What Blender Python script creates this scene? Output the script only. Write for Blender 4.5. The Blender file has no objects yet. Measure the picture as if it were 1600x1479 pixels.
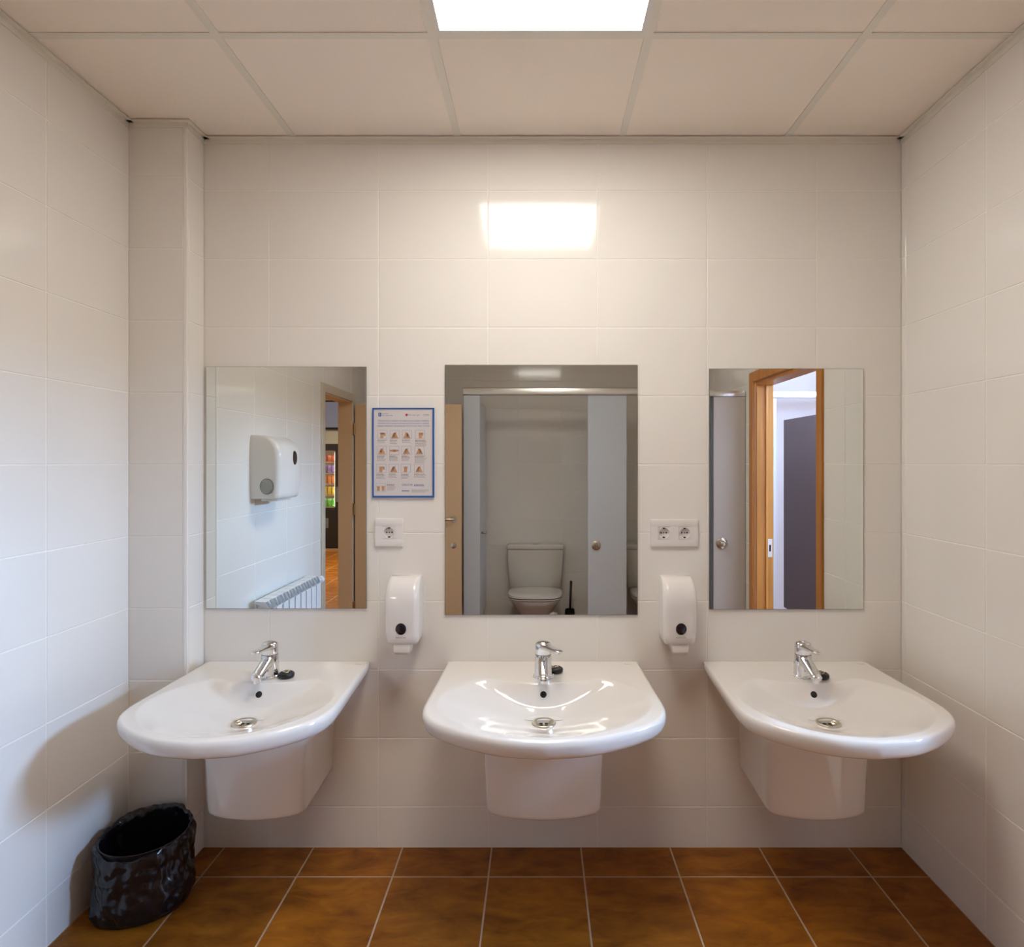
import bpy, bmesh, math, random
from mathutils import Vector, Matrix, noise
random.seed(7)
C = bpy.context.scene.collection
S = bpy.context.scene
PI = math.pi

# ------------------------------------------------------------------ camera, world, lights, exposure
EYE, DIST = 1.404, 2.27            # eye height, distance from the mirror wall (metres)
cam = bpy.data.cameras.new('camera')
cam.sensor_width = 36.0
cam.lens = 970.0 * 36.0 / 1600.0
cam.shift_x = -40.0 / 1600.0
cam.shift_y = -16.5 / 1600.0
cam.clip_start = 0.05
co = bpy.data.objects.new('camera', cam)
co.location = (0, -DIST, EYE)
co.rotation_euler = (PI / 2, 0, 0)
C.objects.link(co)
S.camera = co
S.view_settings.view_transform = 'Standard'
S.view_settings.look = 'None'
S.view_settings.gamma = 1.0
S.view_settings.use_curve_mapping = False
S.view_settings.exposure = 1.10
LAMP_STRENGTH = 9.0
LAMP_COLOR = (1.0, 0.95, 0.88)
S.cycles.diffuse_bounces = 8
S.cycles.glossy_bounces = 8
S.cycles.max_bounces = 14
w = bpy.data.worlds.new('world')
S.world = w
w.use_nodes = True
w.node_tree.nodes['Background'].inputs[0].default_value = (0.60, 0.75, 1.0, 1)
w.node_tree.nodes['Background'].inputs[1].default_value = 1.0


def area(name, loc, rot, sx, sy, power, color):
    l = bpy.data.lights.new(name, 'AREA')
    l.shape = 'RECTANGLE'
    l.size, l.size_y, l.energy, l.color = sx, sy, power, color
    o = bpy.data.objects.new(name, l)
    o.location, o.rotation_euler = loc, rot
    C.objects.link(o)
    return o


# daylight through the window of the side room, and an added unseen light that fills the hall
area('window_daylight', (3.40, -1.05, 2.17), (0, PI / 2, 0), 0.46, 1.10, 118, (0.35, 0.60, 1.0))
area('hall_fill', (-3.0, -5.6, 2.66), (0, 0, 0), 0.6, 1.2, 60, (1.0, 0.9, 0.75))


# ------------------------------------------------------------------ materials
def mat(name, col, rough=0.5, metal=0.0, spec=0.5, coat=0.0, emit=None, estr=0.0):
    m = bpy.data.materials.new(name)
    m.use_nodes = True
    b = m.node_tree.nodes['Principled BSDF']
    b.inputs['Base Color'].default_value = (*col, 1)
    b.inputs['Roughness'].default_value = rough
    b.inputs['Metallic'].default_value = metal
    b.inputs['Specular IOR Level'].default_value = spec
    b.inputs['Coat Weight'].default_value = coat
    if emit:
        b.inputs['Emission Color'].default_value = (*emit, 1)
        b.inputs['Emission Strength'].default_value = estr
    return m


def nt(m):
    return m.node_tree.nodes, m.node_tree.links, m.node_tree.nodes['Principled BSDF']


def add_noise_bump(m, scale, strength, dist=0.002, detail=3, coord='Object'):
    n, l, b = nt(m)
    tc = n.new('ShaderNodeTexCoord')
    t = n.new('ShaderNodeTexNoise')
    t.inputs['Scale'].default_value = scale
    t.inputs['Detail'].default_value = detail
    bp = n.new('ShaderNodeBump')
    bp.inputs['Strength'].default_value = strength
    bp.inputs['Distance'].default_value = dist
    l.new(tc.outputs[coord], t.inputs['Vector'])
    l.new(t.outputs['Fac'], bp.inputs['Height'])
    l.new(bp.outputs['Normal'], b.inputs['Normal'])
    return t


def srgb(r, g, b):
    f = lambda c: (c / 255 / 12.92) if c / 255 <= 0.04045 else ((c / 255 + 0.055) / 1.055) ** 2.4
    return (f(r), f(g), f(b))


M = {}
M['tile'] = mat('wall_tile', (0.84, 0.81, 0.757), 0.10, 0, 0.5)
add_noise_bump(M['tile'], 5.0, 0.10, 0.004, 1)
M['grout'] = mat('wall_grout', (0.90, 0.87, 0.81), 0.7)
M['trimwhite'] = mat('corner_trim', (0.80, 0.77, 0.73), 0.25)
M['porcelain'] = mat('porcelain', (0.83, 0.79, 0.735), 0.06, 0, 0.5, 0.3)
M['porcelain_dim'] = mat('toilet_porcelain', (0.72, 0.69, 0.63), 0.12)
M['chrome'] = mat('chrome', (0.78, 0.78, 0.79), 0.07, 1.0)
M['steel'] = mat('drain_steel', (0.66, 0.60, 0.49), 0.30, 1.0)
M['darkhole'] = mat('dark_hole', (0.01, 0.009, 0.008), 0.6)
M['rubber'] = mat('black_rubber', (0.012, 0.012, 0.013), 0.35)
M['mirror'] = mat('mirror_silver', (0.82, 0.84, 0.805), 0.0, 1.0)
M['mirror_edge'] = mat('mirror_edge', (0.16, 0.17, 0.15), 0.3)
M['plastic'] = mat('white_plastic', (0.81, 0.775, 0.735), 0.14, 0, 0.5)
M['plastic_matte'] = mat('white_socket_plastic', (0.80, 0.765, 0.735), 0.3)
M['lever'] = mat('push_lever', (0.76, 0.72, 0.66), 0.3)
M['lens'] = mat('dark_lens', (0.018, 0.010, 0.018), 0.15)
M['greylens'] = mat('grey_lens', (0.36, 0.36, 0.32), 0.25)
M['ink'] = mat('grey_ink', (0.10, 0.09, 0.09), 0.6)
M['alu'] = mat('aluminium', (0.82, 0.80, 0.78), 0.3, 1.0)
M['gridbar'] = mat('ceiling_grid', (0.82, 0.78, 0.69), 0.45)
M['panel'] = mat('ceiling_panel', (0.95, 0.865, 0.765), 0.9)
add_noise_bump(M['panel'], 160.0, 0.25, 0.003, 3)
M['lampframe'] = mat('lamp_frame', (0.8, 0.79, 0.76), 0.4)
M['lamp'] = mat('lamp_diffuser', (0.9, 0.9, 0.9), 0.5, emit=LAMP_COLOR, estr=LAMP_STRENGTH)
M['paint_beige'] = mat('beige_paint', (0.62, 0.56, 0.47), 0.8)
M['paint_lilac'] = mat('lilac_paint', (0.66, 0.52, 0.49), 0.8)
M['slab'] = mat('screed', (0.30, 0.24, 0.19), 0.8)
M['cubicle'] = mat('cubicle_laminate', (0.70, 0.745, 0.82), 0.35)
M['cubicle_warm'] = mat('cubicle_laminate_warm', (0.55, 0.50, 0.47), 0.4)
M['cubicle_dark'] = mat('cubicle_laminate_dark', (0.125, 0.082, 0.076), 0.45)
M['post'] = mat('dark_post', (0.10, 0.10, 0.095), 0.4)
M['postwhite'] = mat('white_post', (0.55, 0.50, 0.50), 0.4)
M['doorbeige'] = mat('beige_door', (0.66, 0.46, 0.28), 0.4)
M['casingbeige'] = mat('beige_casing', (0.60, 0.53, 0.42), 0.4)
M['brass'] = mat('aged_brass', (0.42, 0.27, 0.11), 0.35, 1.0)
M['knob'] = mat('satin_steel', (0.62, 0.55, 0.46), 0.25, 1.0)
M['black'] = mat('black_cabinet', (0.010, 0.008, 0.008), 0.3)
M['screen'] = mat('tv_screen', (0.05, 0.05, 0.06), 0.3, emit=(0.45, 0.40, 0.50), estr=0.16)
M['vendglow'] = mat('vending_back_glow', (0.10, 0.05, 0.03), 0.5, emit=(1.0, 0.55, 0.3), estr=0.10)  # faint glow put into the back panel, which is no lamp
M['radiator'] = mat('radiator_enamel', (0.80, 0.80, 0.80), 0.25)
M['radiator_slot'] = mat('radiator_slot', (0.30, 0.31, 0.32), 0.4)
M['posterblue'] = mat('poster_blue', srgb(30, 92, 165), 0.35)
M['paper'] = mat('poster_paper', srgb(216, 210, 208), 0.35)
M['inkblue'] = mat('ink_blue', srgb(84, 100, 165), 0.6)
M['logoblue'] = mat('logo_blue', srgb(38, 84, 160), 0.6)
M['inkred'] = mat('ink_red', srgb(180, 50, 60), 0.6)
M['inkpale'] = mat('ink_pale', srgb(176, 168, 168), 0.6)
M['inkframe'] = mat('ink_frame', srgb(150, 148, 172), 0.6)
M['inkgrey'] = mat('ink_text', srgb(128, 118, 116), 0.6)
M['skin'] = mat('ink_skin', srgb(205, 156, 116), 0.6)
M['skin_dark'] = mat('ink_skin_dark', srgb(160, 108, 78), 0.6)

# black bin liner: thin glossy film with creases
m = M['liner'] = mat('bin_liner_film', (0.009, 0.007, 0.010), 0.18, 0, 0.55)
n, l, b = nt(m)
tc = n.new('ShaderNodeTexCoord')
mp = n.new('ShaderNodeMapping')
mp.inputs['Scale'].default_value = (1, 1, 0.7)
v1 = n.new('ShaderNodeTexNoise')
v1.noise_type = 'RIDGED_MULTIFRACTAL'
v1.inputs['Scale'].default_value = 15
v1.inputs['Detail'].default_value = 4
v1.inputs['Distortion'].default_value = 0.8
bp = n.new('ShaderNodeBump')
bp.inputs['Strength'].default_value = 0.75
bp.inputs['Distance'].default_value = 0.009
l.new(tc.outputs['Object'], mp.inputs['Vector'])
l.new(mp.outputs['Vector'], v1.inputs['Vector'])
l.new(v1.outputs['Fac'], bp.inputs['Height'])
l.new(bp.outputs['Normal'], b.inputs['Normal'])


def wood(name, c1, c2, rough, scale, axis):
    m = mat(name, c1, rough)
    n, l, b = nt(m)
    tc = n.new('ShaderNodeTexCoord')
    mp = n.new('ShaderNodeMapping')
    sc = [scale * 9] * 3
    sc[axis] = scale * 0.5
    mp.inputs['Scale'].default_value = sc
    t = n.new('ShaderNodeTexNoise')
    t.inputs['Scale'].default_value = 3
    t.inputs['Detail'].default_value = 5
    t.inputs['Distortion'].default_value = 0.6
    r = n.new('ShaderNodeValToRGB')
    r.color_ramp.elements[0].color = (*c1, 1)
    r.color_ramp.elements[1].color = (*c2, 1)
    r.color_ramp.elements[0].position = 0.3
    r.color_ramp.elements[1].position = 0.75
    l.new(tc.outputs['Object'], mp.inputs['Vector'])
    l.new(mp.outputs['Vector'], t.inputs['Vector'])
    l.new(t.outputs['Fac'], r.inputs['Fac'])
    l.new(r.outputs['Color'], b.inputs['Base Color'])
    return m


M['oak'] = wood('oak_frame', (0.44, 0.165, 0.025), (0.64, 0.255, 0.048), 0.35, 1.0, 2)

# terracotta coloured floor tiles: mottled, a little different from tile to tile
m = M['floortile'] = mat('floor_tile', (0.3, 0.15, 0.05), 0.42, 0, 0.3)
n, l, b = nt(m)
tc = n.new('ShaderNodeTexCoord')
oi = n.new('ShaderNodeObjectInfo')
mu = n.new('ShaderNodeVectorMath')
mu.operation = 'SCALE'
mu.inputs['Scale'].default_value = 20.0
cb = n.new('ShaderNodeCombineXYZ')
for i in range(3):
    l.new(oi.outputs['Random'], cb.inputs[i])
l.new(cb.outputs[0], mu.inputs[0])
ad = n.new('ShaderNodeVectorMath')
l.new(tc.outputs['Object'], ad.inputs[0])
l.new(mu.outputs[0], ad.inputs[1])
mp = n.new('ShaderNodeMapping')
mp.inputs['Scale'].default_value = (1.0, 2.2, 1.0)
l.new(ad.outputs[0], mp.inputs['Vector'])
t = n.new('ShaderNodeTexNoise')
t.inputs['Scale'].default_value = 7
t.inputs['Detail'].default_value = 6
t.inputs['Roughness'].default_value = 0.62
t.inputs['Distortion'].default_value = 0.5
l.new(mp.outputs['Vector'], t.inputs['Vector'])
r = n.new('ShaderNodeValToRGB')
e = r.color_ramp.elements
e[0].position, e[0].color = 0.30, (0.155, 0.043, 0.003, 1)
e[1].position, e[1].color = 0.72, (0.405, 0.142, 0.011, 1)
l.new(t.outputs['Fac'], r.inputs['Fac'])
l.new(r.outputs['Color'], b.inputs['Base Color'])
M['floorgrout'] = mat('floor_grout', (0.50, 0.37, 0.25), 0.8)


# ------------------------------------------------------------------ mesh helpers
def link(name, me, parent=None, loc=(0, 0, 0), rot=(0, 0, 0)):
    o = bpy.data.objects.new(name, me)
    o.location, o.rotation_euler = loc, rot
    C.objects.link(o)
    if parent:
        o.parent = parent
    return o


def finish(bm, name, mats, smooth=False, angle=None):
    me = bpy.data.meshes.new(name)
    bmesh.ops.recalc_face_normals(bm, faces=bm.faces)
    bm.to_mesh(me)
    bm.free()
    for mm in (mats if isinstance(mats, (list, tuple)) else [mats]):
        me.materials.append(M[mm] if isinstance(mm, str) else mm)
    if smooth:
        for p in me.polygons:
            p.use_smooth = True
        if angle:
            try:
                me.set_sharp_from_angle(angle=angle)
            except Exception:
                pass
    return me


def obj(name, bm, mats, parent=None, loc=(0, 0, 0), rot=(0, 0, 0), smooth=False, angle=None):
    return link(name, finish(bm, name, mats, smooth, angle), parent, loc, rot)


def box(bm, x0, x1, y0, y1, z0, z1, bev=0.0, seg=2, mi=0):
    vs = [bm.verts.new(p) for p in ((x0, y0, z0), (x1, y0, z0), (x1, y1, z0), (x0, y1, z0),
                                    (x0, y0, z1), (x1, y0, z1), (x1, y1, z1), (x0, y1, z1))]
    fs = [bm.faces.new([vs[i] for i in q]) for q in ((0, 3, 2, 1), (4, 5, 6, 7), (0, 1, 5, 4),
                                                     (1, 2, 6, 5), (2, 3, 7, 6), (3, 0, 4, 7))]
    for f in fs:
        f.material_index = mi
    if bev > 0:
        es = list({e for f in fs for e in f.edges})
        r = bmesh.ops.bevel(bm, geom=es, offset=bev, segments=seg, affect='EDGES', profile=0.5)
        for f in r['faces']:
            f.material_index = mi
    return fs


def bx(*a, **k):
    bm = bmesh.new()
    box(bm, *a, **k)
    return bm


def lathe(bm, prof, seg=32, mtx=None, cap=True, mi=0):
    """profile: list of (radius, z); revolved about Z, then transformed by mtx"""
    mtx = mtx or Matrix()
    rings = []
    for r, z in prof:
        rings.append([bm.verts.new(mtx @ Vector((r * math.cos(2 * PI * i / seg), r * math.sin(2 * PI * i / seg), z)))
                      for i in range(seg)])
    for a, b_ in zip(rings, rings[1:]):
        for i in range(seg):
            bm.faces.new((a[i], a[(i + 1) % seg], b_[(i + 1) % seg], b_[i])).material_index = mi
    if cap:
        bm.faces.new(rings[0][::-1]).material_index = mi
        bm.faces.new(rings[-1]).material_index = mi


def loft(bm, rings, cap0=True, cap1=True, mi=0, closed=True):
    R = [[bm.verts.new(p) for p in r] for r in rings]
    k = len(R[0])
    for a, b_ in zip(R, R[1:]):
        for i in range(k if closed else k - 1):
            j = (i + 1) % k
            bm.faces.new((a[i], a[j], b_[j], b_[i])).material_index = mi
    if cap0:
        bm.faces.new(R[0][::-1]).material_index = mi
    if cap1:
        bm.faces.new(R[-1]).material_index = mi


def tube(bm, pts, rad, seg=10, mi=0):
    pts = [Vector(p) for p in pts]
    rads = rad if isinstance(rad, (list, tuple)) else [rad] * len(pts)
    rings = []
    up = Vector((0, 0, 1))
    for i, p in enumerate(pts):
        d = (pts[min(i + 1, len(pts) - 1)] - pts[max(i - 1, 0)]).normalized()
        a = d.cross(up)
        if a.length < 1e-3:
            a = d.cross(Vector((0, 1, 0)))
        a.normalize()
        c = a.cross(d).normalized()
        rings.append([p + rads[i] * (math.cos(2 * PI * k / seg) * a + math.sin(2 * PI * k / seg) * c) for k in range(seg)])
    loft(bm, rings, mi=mi)


def poly(bm, pts, y, mi=0):
    """flat printed shape in the XZ plane"""
    f = bm.faces.new([bm.verts.new((x, y, z)) for x, z in pts])
    f.material_index = mi
    return f


def quad(bm, x0, x1, z0, z1, y, mi=0):
    poly(bm, [(x0, z0), (x1, z0), (x1, z1), (x0, z1)], y, mi)


def thing(name, label, cat, loc=(0, 0, 0), rot=(0, 0, 0), group=None):
    o = bpy.data.objects.new(name, None)
    o.empty_display_size = 0.05
    o.location, o.rotation_euler = loc, rot
    C.objects.link(o)
    return tag(o, label, cat, group)


def tag(o, label, cat, group=None):
    o['label'] = label
    o['category'] = cat
    if group:
        o['group'] = group
    return o


def structure(o):
    o['kind'] = 'structure'
    return o


def dup(root, loc, rot=None, label=None):
    r = root.copy()
    C.objects.link(r)
    r.location = loc
    if rot is not None:
        r.rotation_euler = rot
    if label:
        r['label'] = label
    for ch in list(root.children):
        c = ch.copy()
        C.objects.link(c)
        c.parent = r
        for g in list(ch.children):
            d = g.copy()
            C.objects.link(d)
            d.parent = c
    return r


def text_mesh(s, size, mats, width=None, align='LEFT'):
    cu = bpy.data.curves.new('lettering', 'FONT')
    cu.body = s
    cu.size = size
    cu.align_x = align
    cu.resolution_u = 2
    o = bpy.data.objects.new('lettering', cu)
    C.objects.link(o)
    bpy.context.view_layer.update()
    me = bpy.data.meshes.new_from_object(o.evaluated_get(bpy.context.evaluated_depsgraph_get()))
    bpy.data.objects.remove(o)
    bpy.data.curves.remove(cu)
    if width:
        xs = [v.co.x for v in me.vertices]
        k = width / (max(xs) - min(xs))
        for v in me.vertices:
            v.co.x *= k
    me.materials.clear()
    me.materials.append(M[mats])
    return me


def lettering(s, size, mats, parent, loc, width=None, align='LEFT', rot=(PI / 2, 0, 0)):
    return link('lettering', text_mesh(s, size, mats, width, align), parent, loc, rot)


# ------------------------------------------------------------------ room dimensions
XL, XR, H = -1.4236, 1.3304, 2.588
PILX, PILD = -1.2199, 0.1108           # boxed-in corner: right face, depth
REAR = 3.40                            # distance of the rear tiled wall from the mirror wall
TW, TH, J = 0.40, 0.25, 0.0034         # wall tile and joint
TZ0 = 0.1485 - 0.25                    # a horizontal joint below the floor line
_tile_cache = {}


def tile_mesh(wd, ht):
    key = (round(wd, 4), round(ht, 4))
    if key not in _tile_cache:
        bm = bmesh.new()
        c, t = 0.0011, 0.007
        x, z = wd / 2, ht / 2
        rr = [[(-x, t, -z), (x, t, -z), (x, t, z), (-x, t, z)],
              [(-x, c, -z), (x, c, -z), (x, c, z), (-x, c, z)],
              [(-x + c, 0, -z + c), (x - c, 0, -z + c), (x - c, 0, z - c), (-x + c, 0, z - c)]]
        loft(bm, rr, cap0=False)
        _tile_cache[key] = finish(bm, 'tile', 'tile')
    return _tile_cache[key]


def tile_wall(parent, to_world, rotz, regions, u0, tilt=0.0016):
    """regions: (ua, ub, za, zb) rectangles in wall coordinates; u joints at u0+k*TW"""
    for ua, ub, za, zb in regions:
        k0, k1 = math.floor((ua - u0) / TW), math.ceil((ub - u0) / TW)
        r0, r1 = math.floor((za - TZ0) / TH), math.ceil((zb - TZ0) / TH)
        for k in range(k0, k1):
            a = max(ua, u0 + k * TW) + J / 2
            b_ = min(ub, u0 + (k + 1) * TW) - J / 2
            if b_ - a < 0.006:
                continue
            for r_ in range(r0, r1):
                c = max(za, TZ0 + r_ * TH) + J / 2
                d = min(zb, TZ0 + (r_ + 1) * TH) - J / 2
                if d - c < 0.006:
                    continue
                p = to_world((a + b_) / 2, (c + d) / 2)
                link('tile', tile_mesh(b_ - a, d - c), parent, p,
                     (random.uniform(-tilt, tilt), 0, rotz + random.uniform(-tilt, tilt)))


def wall_slab(name, boxes, material='grout'):
    bm = bmesh.new()
    for q in boxes:
        box(bm, *q)
    return structure(obj(name, bm, material))


G = 0.0014      # grout recess
# mirror wall
wb = wall_slab('wall_back', [(XL - 0.12, XR + 0.10, G, 0.12, -0.05, H + 0.1)])
tile_wall(wb, lambda u, z: (u, 0, z), 0, [(PILX, XR, 0, H)], -0.9809)
# boxed-in corner
wp = wall_slab('wall_pillar', [(XL - 0.05, PILX - G, -PILD + G, 0.0, -0.05, H + 0.1)])
tile_wall(wp, lambda u, z: (u, -PILD, z), 0, [(XL, PILX - 0.012, 0, H)], XL + 0.0 - 0.2)
tile_wall(wp, lambda u, z: (PILX, -u, z), PI / 2, [(0, PILD - 0.012, 0, H)], -0.2)
bm = bmesh.new()
pts = []
for i in range(9):
    a = i / 8 * PI / 2
    pts.append((PILX - 0.013 + 0.0135 * math.sin(a), -PILD + 0.013 - 0.0135 * math.cos(a)))
ring = pts + [(PILX - 0.004, -PILD + 0.013), (PILX - 0.013, -PILD + 0.004)]
loft(bm, [[(x, y, 0) for x, y in ring], [(x, y, H) for x, y in ring]])
structure(obj('trim_1', bm, 'trimwhite', smooth=True, angle=0.6))

# left wall with the entrance door opening (distances along -y)
DA, DB, DZ = 1.87, 2.50, 1.88
wl = wall_slab('wall_left', [(XL - 0.10, XL - G, -DA, 0.0, -0.05, H + 0.1),
                             (XL - 0.10, XL - G, -REAR - 0.1, -DB, -0.05, H + 0.1),
                             (XL - 0.10, XL - G, -DB, -DA, DZ, H + 0.1)])
tile_wall(wl, lambda u, z: (XL, -u, z), PI / 2,
          [(PILD, DA, 0, H), (DB, REAR, 0, H), (DA, DB, DZ, H)], 0.47 - TW)
# right wall with the oak door opening
RA, RB, RZ = 0.682, 1.55, 1.90
wr = wall_slab('wall_right', [(XR + G, XR + 0.10, -RA, 0.0, -0.05, H + 0.1),
                              (XR + G, XR + 0.10, -REAR - 0.1, -RB, -0.05, H + 0.1),
                              (XR + G, XR + 0.10, -RB, -RA, RZ, H + 0.1)])
tile_wall(wr, lambda u, z: (XR, -u, z), -PI / 2,
          [(0, RA, 0, H), (RB, REAR, 0, H), (RA, RB, RZ, H)], 0.427 - TW)
# rear wall behind the cubicles
wq = wall_slab('wall_rear', [(XL - 0.10, 3.6, -REAR - 0.12, -REAR - G, -0.05, H + 0.1)])
tile_wall(wq, lambda u, z: (u, -REAR, z), PI, [(XL, XR, 0, H)], -1.38)

# floor: slab, then tiles laid one by one
FT, FX0, FY0 = 0.3257, -0.8191, 0.1619
fl = structure(obj('floor', bx(XL - 0.3, 3.6, -REAR - 0.1, 0.05, -0.12, -0.0012), 'floorgrout'))


def floor_tile_mesh(wd, dp):
    key = ('f', round(wd, 4), round(dp, 4))
    if key not in _tile_cache:
        bm = bmesh.new()
        c, t = 0.0014, 0.008
        x, y = wd / 2, dp / 2
        loft(bm, [[(-x, -y, -t), (x, -y, -t), (x, y, -t), (-x, y, -t)],
                  [(-x, -y, -c), (x, -y, -c), (x, y, -c), (-x, y, -c)],
                  [(-x + c, -y + c, 0), (x - c, -y + c, 0), (x - c, y - c, 0), (-x + c, y - c, 0)]], cap0=False)
        _tile_cache[key] = finish(bm, 'floor_tile', 'floortile')
    return _tile_cache[key]


def floor_tiles(parent, x0, x1, d0, d1, fj=0.0052):
    for i in range(math.floor((x0 - FX0) / FT), math.ceil((x1 - FX0) / FT)):
        for k in range(math.floor((d0 - FY0) / FT), math.ceil((d1 - FY0) / FT)):
            a, b_ = max(x0, FX0 + i * FT) + fj / 2, min(x1, FX0 + (i + 1) * FT) - fj / 2
            c, d = max(d0, FY0 + k * FT) + fj / 2, min(d1, FY0 + (k + 1) * FT) - fj / 2
            if b_ - a > 0.008 and d - c > 0.008:
                link('floor_tile', floor_tile_mesh(b_ - a, d - c), parent, ((a + b_) / 2, -(c + d) / 2, 0))


floor_tiles(fl, XL, XR, 0.0, REAR)

# suspended ceiling: backing, lay-in panels, T-bars, wall angle
CX0, CY0, CP, BAR = -0.8918, 0.5465, 0.60, 0.024
LAMP_CELL = (1, 0)                     # column, row of the light
ce = structure(obj('ceiling', bx(XL - 0.1, 3.6, -REAR - 0.1, 0.1, H + 0.05, H + 0.15), 'panel'))
_pc = {}


def panel_mesh(wd, dp):
    key = (round(wd, 4), round(dp, 4))
    if key not in _pc:
        _pc[key] = finish(bx(-wd / 2, wd / 2, -dp / 2, dp / 2, 0, 0.014), 'panel', 'panel')
    return _pc[key]


for i in range(-1, 4):
    for k in range(-1, 5):
        a, b_ = max(XL, CX0 + i * CP), min(XR, CX0 + (i + 1) * CP)
        c, d = max(0.0, CY0 + k * CP), min(REAR, CY0 + (k + 1) * CP)
        if b_ - a < 0.02 or d - c < 0.02 or (i, k) == LAMP_CELL:
            continue
        link('panel', panel_mesh(b_ - a - 0.004, d - c - 0.004), ce, ((a + b_) / 2, -(c + d) / 2, H + 0.0035))
for i in range(0, 4):
    x = CX0 + i * CP
    link('grid_bar', finish(bx(-BAR / 2, BAR / 2, -REAR, 0.0, 0, 0.003), 'grid_bar', 'gridbar'), ce, (x, 0, H))
for k in range(0, 5):
    y = CY0 + k * CP
    for i in range(-1, 4):
        a, b_ = max(XL, CX0 + i * CP + BAR / 2), min(XR, CX0 + (i + 1) * CP - BAR / 2)
        link('grid_bar', finish(bx(a, b_, -BAR / 2, BAR / 2, 0, 0.003), 'grid_bar', 'gridbar'), ce, (0, -y, H + 0.0004))


def angle_trim(n_, boxes):
    bm = bmesh.new()
    for q in boxes:
        box(bm, *q)
    structure(obj('trim_%d' % n_, bm, 'gridbar'))


tl, tw_ = 0.019, 0.020
angle_trim(2, [(PILX, XR, -tw_, 0, H - 0.0025, H), (PILX, XR, -0.003, 0, H - tl, H)])
angle_trim(3, [(XR - tw_, XR, -REAR, -0.003, H - 0.0025, H), (XR - 0.003, XR, -REAR, -0.003, H - tl, H)])
angle_trim(4, [(XL, XL + tw_, -REAR, -PILD, H - 0.0025, H), (XL, XL + 0.003, -REAR, -PILD, H - tl, H)])
angle_trim(5, [(XL, PILX + tw_, -PILD - tw_, -PILD, H - 0.0025, H), (XL, PILX + 0.003, -PILD - 0.003, -PILD, H - tl, H),
               (PILX, PILX + tw_, -PILD, 0, H - 0.0025, H), (PILX, PILX + 0.003, -PILD, 0, H - tl, H)])

# ceiling light panel
lx, ly = CX0 + CP + CP / 2, CY0 + CP / 2
lt = thing('ceiling_light', 'square glowing white light panel set in the tiled ceiling', 'light', (lx, -ly, H))
bm = bmesh.new()
q = CP / 2 - BAR / 2
for x0, x1, y0, y1 in ((-q, q, -q, -q + 0.012), (-q, q, q - 0.012, q), (-q, -q + 0.012, -q + 0.012, q - 0.012), (q - 0.012, q, -q + 0.012, q - 0.012)):
    box(bm, x0, x1, y0, y1, -0.0005, 0.03)
obj('frame', bm, 'lampframe', lt)
obj('diffuser', bx(-q + 0.012, q - 0.012, -q + 0.012, q - 0.012, 0.004, 0.010), 'lamp', lt)


# ------------------------------------------------------------------ washbasins
RIM = 0.679                 # height of the basin rim above the floor
BC = 0.345                  # bowl centre, distance from the wall


def smooth_poly(pts, n_per=10):
    out = []
    P = [Vector(p) for p in pts]
    for i in range(len(P) - 1):
        p0, p1, p2, p3 = P[max(i - 1, 0)], P[i], P[i + 1], P[min(i + 2, len(P) - 1)]
        for s in range(n_per):
            t_ = s / n_per
            out.append(0.5 * ((2 * p1) + (-p0 + p2) * t_ + (2 * p0 - 5 * p1 + 4 * p2 - p3) * t_ ** 2 + (-p0 + 3 * p1 - 3 * p2 + p3) * t_ ** 3))
    out.append(P[-1])
    return out


_half = [(0.0, 0.0), (0.15, 0.0), (0.280, 0.0), (0.293, 0.004), (0.299, 0.016), (0.303, 0.13), (0.308, 0.28), (0.311, 0.385),
         (0.309, 0.435), (0.300, 0.478), (0.279, 0.517), (0.243, 0.552), (0.185, 0.591), (0.10, 0.627), (0.0, 0.640)]
_hp = smooth_poly(_half)
_outline = _hp + [Vector((-p.x, p.y)) for p in reversed(_hp[1:-1])]


def out_radius(a):
    """distance from the bowl centre to the outline in direction a (x = sin, d = -cos)"""
    dx, dd = math.sin(a), -math.cos(a)
    best = 0
    k = len(_outline)
    for i in range(k):
        p, q_ = _outline[i], _outline[(i + 1) % k]
        ax, ay = p.x, p.y - BC
        ex, ey = q_.x - p.x, q_.y - p.y
        den = dx * ey - dd * ex
        if abs(den) < 1e-12:
            continue
        t_ = (ax * ey - ay * ex) / den
        s = (ax * dd - ay * dx) / den
        if t_ > 0 and -1e-6 <= s <= 1 + 1e-6:
            best = max(best, t_)
    return best


def bowl_depth(x, d):
    """depth of the bowl below the rim: a shallow sloping dish, deepest at the drain, cut off at the back by the tap deck"""
    ax, ad, dc = 0.281, 0.242, 0.374
    vx, vy = x / ax, (d - BC) / ad
    ay = (BC - dc) / ad
    v2 = vx * vx + vy * vy
    if v2 < 1e-9:
        r_ = 0.0
    else:
        av = ay * vy
        r_ = v2 / (-av + math.sqrt(av * av - v2 * (ay * ay - 1)))
    if r_ >= 1:
        dish = 0.0
    else:
        t_ = 1 - r_
        t_ = t_ * t_ / (t_ + 0.022) * 1.022
        u = t_ / 0.82
        dish = 0.094 * (-math.log(math.exp(-4 * u) + math.exp(-4)) / 4 + 0.004) * 1.05
    de = 0.226 - 1.6 * x * x
    t_ = min(max((d - de) / 0.042, 0), 1)
    t_ = t_ * t_ / (t_ + 0.035) * 1.035
    f = 1 - (1 - t_) ** 1.6
    dep = dish * f
    rr = math.hypot(x, d - BC)
    if rr < 0.060:
        k_ = min(1, (0.060 - rr) / 0.024)
        k_ = k_ * k_ * (3 - 2 * k_)
        dep = dep * (1 - k_) + 0.082 * k_
    if rr < 0.026:
        dep += 0.010 * min(1, (0.026 - rr) / 0.004)
    return dep


NA, NR = 192, 110
_rad = [out_radius(2 * PI * i / NA) for i in range(NA)]


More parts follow.
